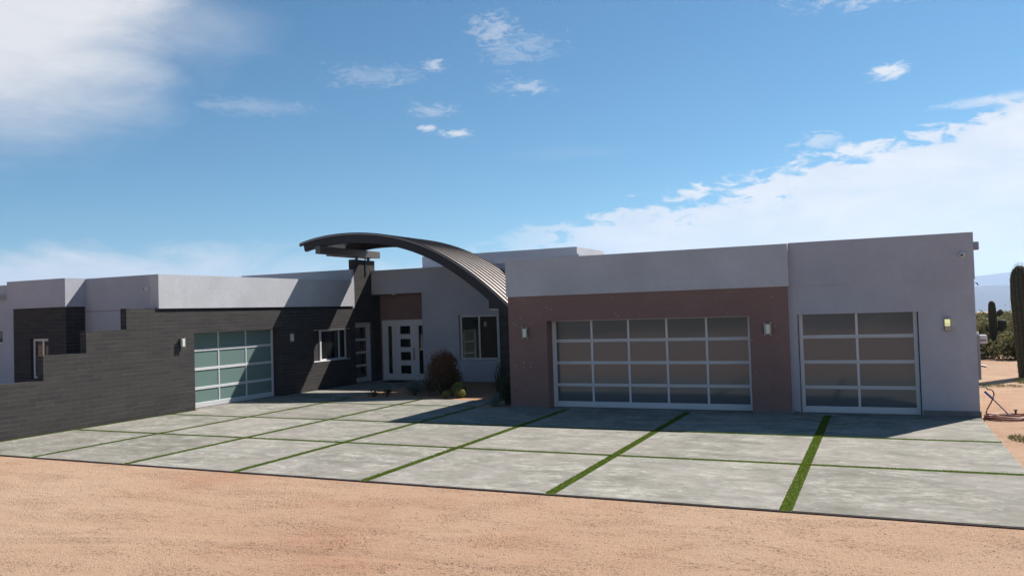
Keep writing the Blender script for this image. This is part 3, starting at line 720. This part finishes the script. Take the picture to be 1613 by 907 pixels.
m_ = MB(); m_.tube([(1.69, 18.4, 2.62), (1.78, 18.4, 2.60), (1.80, 18.4, 2.55)], .012); o = m_.build('drain_spout', 'black'); setp(o, 'short dark spout poking from the right side wall', 'spout')

# electric cabinet on the side wall
t = thing('meter_cabinet', 'tall grey electric cabinet with white box on the right side wall', 'electric cabinet', (1.70, 19.2, .6))
m_ = MB(); m_.box(1.70, 1.84, 18.95, 19.55, .62, 1.55); m_.build('cabinet', 'grey_box', t, .01)
m_ = MB(); m_.tube([(1.77, 19.1, 1.55), (1.77, 19.1, 1.60)], .07, 14); m_.build('cap', 'white', t)
m_ = MB(); m_.box(1.84, 1.98, 19.0, 19.25, 1.36, 1.53); m_.build('meter_box', 'white', t, .01)
m_ = MB(); m_.box(1.85, 1.96, 18.994, 18.999, 1.40, 1.45); m_.build('label_plate', 'grey_box', t)
m_ = MB(); m_.tube([(1.84, 19.1, 1.15), (1.92, 19.1, 1.15)], .015); m_.build('pipe_stub', 'black', t); m_ = MB(); m_.tube([(1.84, 19.1, .90), (1.95, 19.1, .88)], .02); m_.build('pipe_stub', 'black', t)

# garden hose, tap, wand
tp = thing('tap', 'brass garden tap on the side wall above the coiled hose', 'tap', (1.70, 17.95, .58))
m_ = MB(); m_.tube([(1.69, 17.95, .58), (1.80, 17.95, .58), (1.83, 17.95, .53)], .014); m_.build('spout', 'brass', tp)
m_ = MB(); m_.tube([(1.78, 17.95, .60), (1.78, 17.95, .63)], .01); m_.tube([(1.78, 17.95, .63), (1.78, 17.95, .64)], .03, 10); m_.build('handle', 'black', tp)
pts = [(1.83, 17.95, .53), (1.90, 17.93, .52), (1.93, 17.9, .44), (1.88, 17.88, .30), (1.80, 17.86, .15), (1.78, 17.85, .03), (1.80, 17.8, -.01)]
def cr(pts, n=6):
    out = []; P = [Vector(p) for p in pts]
    for i in range(len(P)-1):
        p0, p1, p2, p3 = P[max(i-1, 0)], P[i], P[i+1], P[min(i+2, len(P)-1)]
        for k in range(n):
            t_ = k/n; out.append(.5*((2*p1)+(-p0+p2)*t_+(2*p0-5*p1+4*p2-p3)*t_*t_+(-p0+3*p1-3*p2+p3)*t_**3))
    out.append(P[-1]); return out
coil = []
for i in range(240):
    a = i*.185; r_ = .33+.05*math.sin(a*1.37)+.03*math.sin(i*.11); lay = i/240
    coil.append((2.14+r_*1.12*math.cos(a+2.6)+.02*math.sin(i*.5), 17.86+r_*.85*math.sin(a+2.6), -.025+.075*lay+.012*math.sin(a*2.3)))
m_ = MB(); m_.tube(cr(pts)+[Vector(c) for c in coil[:]], .013, 7); o = m_.build('hose', 'hose', smooth=True); setp(o, 'orange garden hose hanging from the tap and coiled on the dirt', 'hose')
t = thing('spray_wand', 'blue spray wand leaning across the coiled hose', 'spray wand', (2.05, 17.8, .05))
m_ = MB(); m_.tube([(1.77, 17.84, .50), (1.9, 17.82, .36)], [.022, .018]); m_.build('grip', 'blue', t)
m_ = MB(); m_.tube([(1.9, 17.82, .36), (2.12, 17.78, .10)], .011); m_.build('shaft', 'blue', t)
m_ = MB(); m_.tube([(2.12, 17.78, .10), (2.15, 17.775, .065)], [.012, .026], 10); m_.build('nozzle', 'grey_box', t)
m_ = MB(); m_.tube([(2.28, 17.95, .06), (2.28, 17.95, .13)], .018, 8); m_.box(2.25, 2.31, 17.93, 17.97, .13, .15); o = m_.build('sprinkler_head', 'twig'); setp(o, 'short upright metal fitting standing in the coiled hose', 'hose fitting')

# door mat
m_ = MB(); m_.box(-15.75, -14.9, 23.55, 24.1, .001, .018); o = m_.build('door_mat', 'mat'); setp(o, 'dark door mat in front of the white front door', 'door mat')

# ------------------------------------------------------------------ plants
def bush(name, label, cat, loc, rx, rz_, n, leaf, mat, group=None, shadefn=None, stems=14, up=.6, zlo=.06):
    t = thing(name, label, cat, loc, group)
    x, y, z = loc; L = np.array(loc)
    # clumps on twig ends
    nc = max(10, n//110); cen = []; sm = MB()
    for i in range(nc):
        a = random.uniform(0, 2*math.pi); el_ = random.uniform(.05, 1)**.7; rr = math.sqrt(max(0, 1-el_**2))*random.uniform(.45, 1.05)
        c = Vector((x+rx*rr*math.cos(a), y+rx*rr*math.sin(a), z+zlo+rz_*el_*random.uniform(.7, 1.04))); cen.append(c)
        if i < stems: sm.tube([(x+random.uniform(-.05, .05), y+random.uniform(-.05, .05), z-.03), tuple((Vector(loc)+(c-Vector(loc))*.55)+Vector((0, 0, .05))), tuple(c)], [.014, .009, .004], 5)
    cen = np.array([tuple(c) for c in cen]); pick = rng.integers(0, nc, n)
    sp = rx*(.15 if n > 8000 else .21)
    pts_ = cen[pick]+rng.normal(size=(n, 3))*np.array([sp, sp, sp*1.1])
    pts_ = pts_[pts_[:, 2] > z+.01]
    hh = (pts_[:, 2]-z)/(rz_+zlo); sh = shadefn(hh, len(pts_)) if shadefn else np.clip(rng.normal(.5, .25, len(pts_)), 0, 1)
    fastmesh('foliage', leaves(pts_, leaf, up, 2.4), 4, mat, sh, t)
    sm.build('stems', 'twig', t)
    return t
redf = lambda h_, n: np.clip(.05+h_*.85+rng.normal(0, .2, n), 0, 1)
tb_ = bush('shrub', 'rounded reddish brown shrub against the pale entry wall', 'shrub', (-11.5, 20.25, -.02), .52, 1.12, 14000, .022, 'redbush', None, redf, 26, 1.0)
bush('shrub', 'small grey green shrub at the left foot of the reddish shrub', 'shrub', (-12.3, 20.0, -.02), .26, .26, 900, .018, 'sage', 'small shrubs in the planting bed')
bush('shrub', 'low dark tuft leftmost in the planting bed', 'shrub', (-13.35, 19.45, -.02), .16, .13, 350, .016, 'dark_leaf', 'small shrubs in the planting bed')
bush('shrub', 'low dark tuft right of the leftmost one near the slab edge', 'shrub', (-13.0, 19.6, -.02), .14, .15, 350, .016, 'dark_leaf', 'small shrubs in the planting bed')
bush('shrub', 'dark leafy shrub against the corner of the brown garage', 'shrub', (-8.62, 18.45, -.02), .30, .62, 2200, .022, 'dark_leaf')
def agave(label, loc, n, L_, w_, group, mat='agave', up=.9):
    t = thing('agave', label, 'agave', loc, group); x, y, z = loc
    m_ = MB()
    for i in range(n):
        a = i*2.39996; tl = .25+up*(1-i/n)*-.6+.75*(i/n); e_ = .25+1.15*(i/n)  # elevation
        l_ = L_*(1-.25*i/n)*random.uniform(.9, 1.1); c, s = math.cos(a), math.sin(a); n0 = len(m_.v); K = 6
        for k in range(K+1):
            q = k/K; r__ = l_*q*math.cos(e_*(.75+.35*q)); zz_ = l_*q*math.sin(e_*(.75+.35*q)); ww = w_*(math.sin(math.pi*min(1, q*.82+.18))**.7)*(1-q**3)+.001
            for sd_, dz in ((-1, .35*ww), (0, 0), (1, .35*ww)): m_.v.append((x+c*r__-s*ww*sd_, y+s*r__+c*ww*sd_, z+zz_+dz))
            m_.v.append((x+c*r__, y+s*r__, z+zz_-.012*(1-q)))
        for k in range(K):
            b_ = n0+4*k
            for p1, p2 in ((0, 1), (1, 2), (2, 3), (3, 0)): m_.f.append((b_+p1, b_+p2, b_+4+p2, b_+4+p1))
    m_.build('leaves', mat, t, smooth=True)
    return t
agave('blue grey agave left of the reddish shrub in shade', (-12.72, 20.75, -.02), 34, .52, .035, 'agaves in the planting bed')
agave('pale agave at the shaded corner left of the brown garage', (-9.2, 19.15, -.02), 30, .34, .03, 'agaves in the planting bed')
agave('dark broad agave low beside the brown garage corner', (-8.8, 18.05, -.02), 22, .30, .04, 'agaves in the planting bed', 'agave')
# upright stems plant
t = thing('pencil_cactus', 'dark upright cluster of thin spiky stems left of the brown garage corner', 'cactus', (-9.35, 19.6, -.02))
m_ = MB()
for i in range(22):
    a = random.uniform(0, 6.28); r_ = random.uniform(0, .16); h_ = random.uniform(.45, 1.0)*(1-r_*1.2)
    m_.tube([(-9.35+r_*math.cos(a), 19.6+r_*math.sin(a), -.03), (-9.35+1.5*r_*math.cos(a), 19.6+1.5*r_*math.sin(a), h_*.6), (-9.35+1.8*r_*math.cos(a)+random.uniform(-.02, .02), 19.6+1.8*r_*math.sin(a), h_)], [.017, .017, .006], 6)
m_.build('stems', 'saguaro', t)
n = 1200; pz_ = rng.uniform(.1, .95, n); aa = rng.uniform(0, 6.28, n); rr = rng.uniform(0, .27, n)
fastmesh('needles', leaves(np.stack([-9.35+rr*np.cos(aa), 19.6+rr*np.sin(aa), pz_], 1), .012, .4, 3), 4, 'dark_leaf', rng.uniform(0, 1, n), t)

def barrel(label, loc, R_):
    t = thing('barrel_cactus', label, 'cactus', loc, 'golden barrel cacti'); x, y, z = loc
    ribs = 22; K = 14; seg = ribs*4; m_ = MB()
    for j in range(K+1):
        ph = -math.pi/2*.75+(math.pi/2*.75+math.pi/2)*j/K
        for k in range(seg):
            a = 2*math.pi*k/seg; rr_ = R_*math.cos(ph)*(1+.07*math.cos(ribs*a)); m_.v.append((x+rr_*math.cos(a), y+rr_*math.sin(a), z+R_*.80+R_*.95*math.sin(ph)))
    for j in range(K):
        for k in range(seg):
            k2 = (k+1) % seg; m_.f.append((j*seg+k, j*seg+k2, (j+1)*seg+k2, (j+1)*seg+k))
    m_.build('body', 'barrel', t, smooth=True)
    V = []
    for k in range(ribs):
        a0 = 2*math.pi*k/ribs
        for j in range(26):
            ph = -.6+2.15*j/26; 
            base = np.array([math.cos(a0)*math.cos(ph)*1.05, math.sin(a0)*math.cos(ph)*1.05, .95*math.sin(ph)])*R_
            nrm = base/np.linalg.norm(base)
            for q in range(6):
                d_ = nrm+rng.normal(0, .75, 3); d_ /= np.linalg.norm(d_); tip = base+d_*R_*.2; sd = np.cross(d_, nrm); sd = sd/(np.linalg.norm(sd)+1e-6)*R_*.012
                V += [base-sd, base+sd, tip]
    V = np.array(V)+np.array([x, y, z+R_*.80])
    fastmesh('spines', V, 3, 'spine', rng.uniform(0, 1, len(V)//3), t)
barrel('large golden barrel cactus at the back of the trio in shade', (-10.90, 20.10, -.02), .205)
barrel('sunlit golden barrel cactus glowing yellow in front of the large one', (-10.62, 19.62, -.02), .14)
barrel('smallest golden barrel cactus in shade at the left of the trio', (-11.0, 19.5, -.02), .105)

# saguaros
def ribbed(path, radii, ribs=15, seg_per=4):
    m_ = MB(); P = cr(path, 8); n = len(P); seg = ribs*seg_per; rr = np.interp(np.linspace(0, len(radii)-1, n), range(len(radii)), radii)
    ax = Vector((1, 0, 0))
    for i, p in enumerate(P):
        d_ = (P[min(i+1, n-1)]-P[max(i-1, 0)]).normalized(); b_ = d_.cross(ax).normalized(); a_ = b_.cross(d_)
        for k in range(seg):
            t_ = 2*math.pi*k/seg; r_ = rr[i]*(1+.09*abs(math.cos(ribs*t_/2))*2-.09); m_.v.append(tuple(p+(a_*math.cos(t_)+b_*math.sin(t_))*r_))
    for i in range(n-1):
        for k in range(seg):
            k2 = (k+1) % seg; m_.f.append((i*seg+k, i*seg+k2, (i+1)*seg+k2, (i+1)*seg+k))
    m_.f.append(tuple((n-1)*seg+k for k in range(seg)))
    return m_
def spines_on(t, path, radii, n):
    P = np.array([tuple(p) for p in cr(path, 8)]); rr = np.interp(np.linspace(0, len(radii)-1, len(P)), range(len(radii)), radii)
    i = rng.integers(0, len(P), n); a = rng.integers(0, 15, n)*2*np.pi/15; nr = np.stack([np.cos(a), np.sin(a), np.zeros(n)], 1)
    c = P[i]+nr*rr[i][:, None]*1.12+np.stack([np.zeros(n), np.zeros(n), rng.uniform(-.1, .1, n)], 1)
    return leaves(c, .007, 0, 7)
t = thing('saguaro', 'thick dark saguaro trunk at the right edge of the picture', 'saguaro', (3.74, 27.0, -.05), 'saguaros beyond the house')
pth = [(3.74, 27, -.1), (3.75, 27, .5), (3.76, 27, 1.3), (3.72, 27, 2.2), (3.70, 27, 2.8), (3.70, 27, 3.05), (3.70, 27, 3.17)]; rd = [.17, .21, .26, .26, .23, .17, .05]
ribbed(pth, rd).build('trunk', 'saguaro', t, smooth=True); fastmesh('spines', spines_on(t, pth, rd, 2500), 4, 'grasspatch', rng.uniform(.5, 1, 2500), t)
X0, Y0 = 3.97, 36.0
t = thing('saguaro', 'slim distant saguaro with two stubby arms on its right side', 'saguaro', (X0, Y0, -.05), 'saguaros beyond the house')
ribbed([(X0, Y0, -.1), (X0, Y0, .8), (X0-.01, Y0, 1.6), (X0-.02, Y0, 2.02), (X0-.02, Y0, 2.14)], [.11, .13, .135, .11, .03], 11).build('trunk', 'saguaro', t, smooth=True)
for pth, rd in (([(X0+.08, Y0, 1.05), (X0+.22, Y0, 1.02), (X0+.30, Y0, 1.15), (X0+.30, Y0, 1.36), (X0+.30, Y0, 1.42)], [.06, .09, .14, .14, .03]),
                ([(X0+.08, Y0, 1.62), (X0+.18, Y0, 1.60), (X0+.25, Y0, 1.70), (X0+.26, Y0, 1.80)], [.045, .07, .11, .03]),
                ([(X0-.08, Y0, .98), (X0-.19, Y0, .98), (X0-.22, Y0, 1.08), (X0-.23, Y0, 1.22)], [.035, .045, .05, .02])):
    ribbed(pth, rd, 9).build('arm', 'saguaro', t, smooth=True)

# desert scrub: nearest ones one by one, the rest as one mass
spots = [(3.2, 35.2, .7, .8, 'dense'), (4.6, 34.6, .8, .75, 'low'), (5.6, 35.8, .9, .95, 'tall'), (3.9, 38.0, .9, 1.1, 'round'), (2.8, 39.5, 1.0, 1.2, 'pale'), (5.4, 40.5, 1.1, 1.2, 'wide'), (6.6, 37.5, 1.0, 1.1, 'edge'), (4.7, 44, 1.2, 1.3, 'far')]
labs = ['olive desert shrub just right of the house edge before the slim saguaro', 'low olive shrub at the edge of the dirt between the two saguaros', 'taller shrub directly behind the thick saguaro trunk', 'rounded olive shrub behind the slim saguaro', 'pale shrub touching the house edge behind the nearest shrub', 'wide shrub behind the gap between the saguaros', 'shrub right of the thick saguaro at the picture edge', 'farthest single shrub up the slope behind the slim saguaro']
for (x, y, rx, rz_, k), lb in zip(spots, labs):
    bush('desert_shrub', lb, 'shrub', (x, y, -.06), rx, rz_, 3200, .05, 'scrub', 'desert shrubs right of the house', None, 12)
cc = []
for i in range(1500):
    a = rad(random.uniform(-80, 30)); r_ = 42+random.uniform(0, 1)**1.5*260
    x, y = r_*math.sin(a), r_*math.cos(a)
    if y < 40 and x > -26: continue
    cc.append((x, y, random.uniform(.5, 1.1)))
for i in range(500):
    a = rad(random.uniform(1, 15)); r_ = random.uniform(46, 110); cc.append((r_*math.sin(a), r_*math.cos(a), random.uniform(.5, .85)))
for i in range(900):      # the desert behind the photographer
    a = rad(random.uniform(100, 260)); r_ = 34+random.uniform(0, 1)**1.3*160; cc.append((r_*math.sin(a), r_*math.cos(a), random.uniform(.6, 1.5)))
V = []; S_ = []
for (x, y, s_) in cc:
    if y > 0 and x > -20: s_ *= .8
    n = 150 if math.hypot(x, y) < 120 and y > 0 else 60; z = float(ground_z(np.array(x), np.array(y)))
    g = rng.normal(size=(n, 3)); g /= np.linalg.norm(g, axis=1)[:, None]; g *= rng.uniform(.5, 1.05, (n, 1)); g[:, 2] = np.abs(g[:, 2])
    c = g*np.array([s_, s_, s_*random.uniform(.8, 1.1)])+np.array([x, y, z]); V.append(leaves(c, .13 if n > 100 else .24, .3, 1.8)); S_.append(np.clip(rng.normal(random.uniform(.25, .65), .2, n), 0, 1))
o = fastmesh('scrub', np.concatenate(V), 4, 'scrub', np.concatenate(S_)); setp(o, 'olive desert scrub spreading to the hills', 'scrub', kind='stuff')

def tuft(name, label, x0, y0, rx, ry, n, h0, mat='grasspatch'):
    a = rng.uniform(0, 6.28, n); r_ = np.sqrt(rng.uniform(0, 1, n)); px_ = x0+rx*r_*np.cos(a); py_ = y0+ry*r_*np.sin(a); p = np.stack([px_, py_, ground_z(px_, py_)], 1)
    h_ = rng.uniform(.4, 1, n)*h0; wv = np.stack([np.cos(a*7), np.sin(a*7), np.zeros(n)], 1)*.006; tip = p+np.stack([rng.normal(0, .3, n)*h0, rng.normal(0, .3, n)*h0, h_], 1)
    o = fastmesh(name, np.stack([p-wv, p+wv, tip], 1).reshape(-1, 3), 3, mat, rng.uniform(0, 1, n), loc=(x0, y0, 0)); return setp(o, label, 'grass', kind='stuff')
tuft('dry_grass', 'yellow green ground cover at the foot of the thick saguaro', 4.0, 25.6, .75, .9, 2500, .09)
tuft('dry_grass', 'faint dry grass by the side wall near the cabinet', 2.6, 24.3, .9, .5, 900, .05)
tuft('weeds', 'small green weeds beside the right edge of the slabs', 2.0, 15.4, .16, .35, 300, .07)
tuft('weeds', 'small weeds growing in the dirt near the slab corner', 2.15, 13.6, .14, .25, 160, .05)
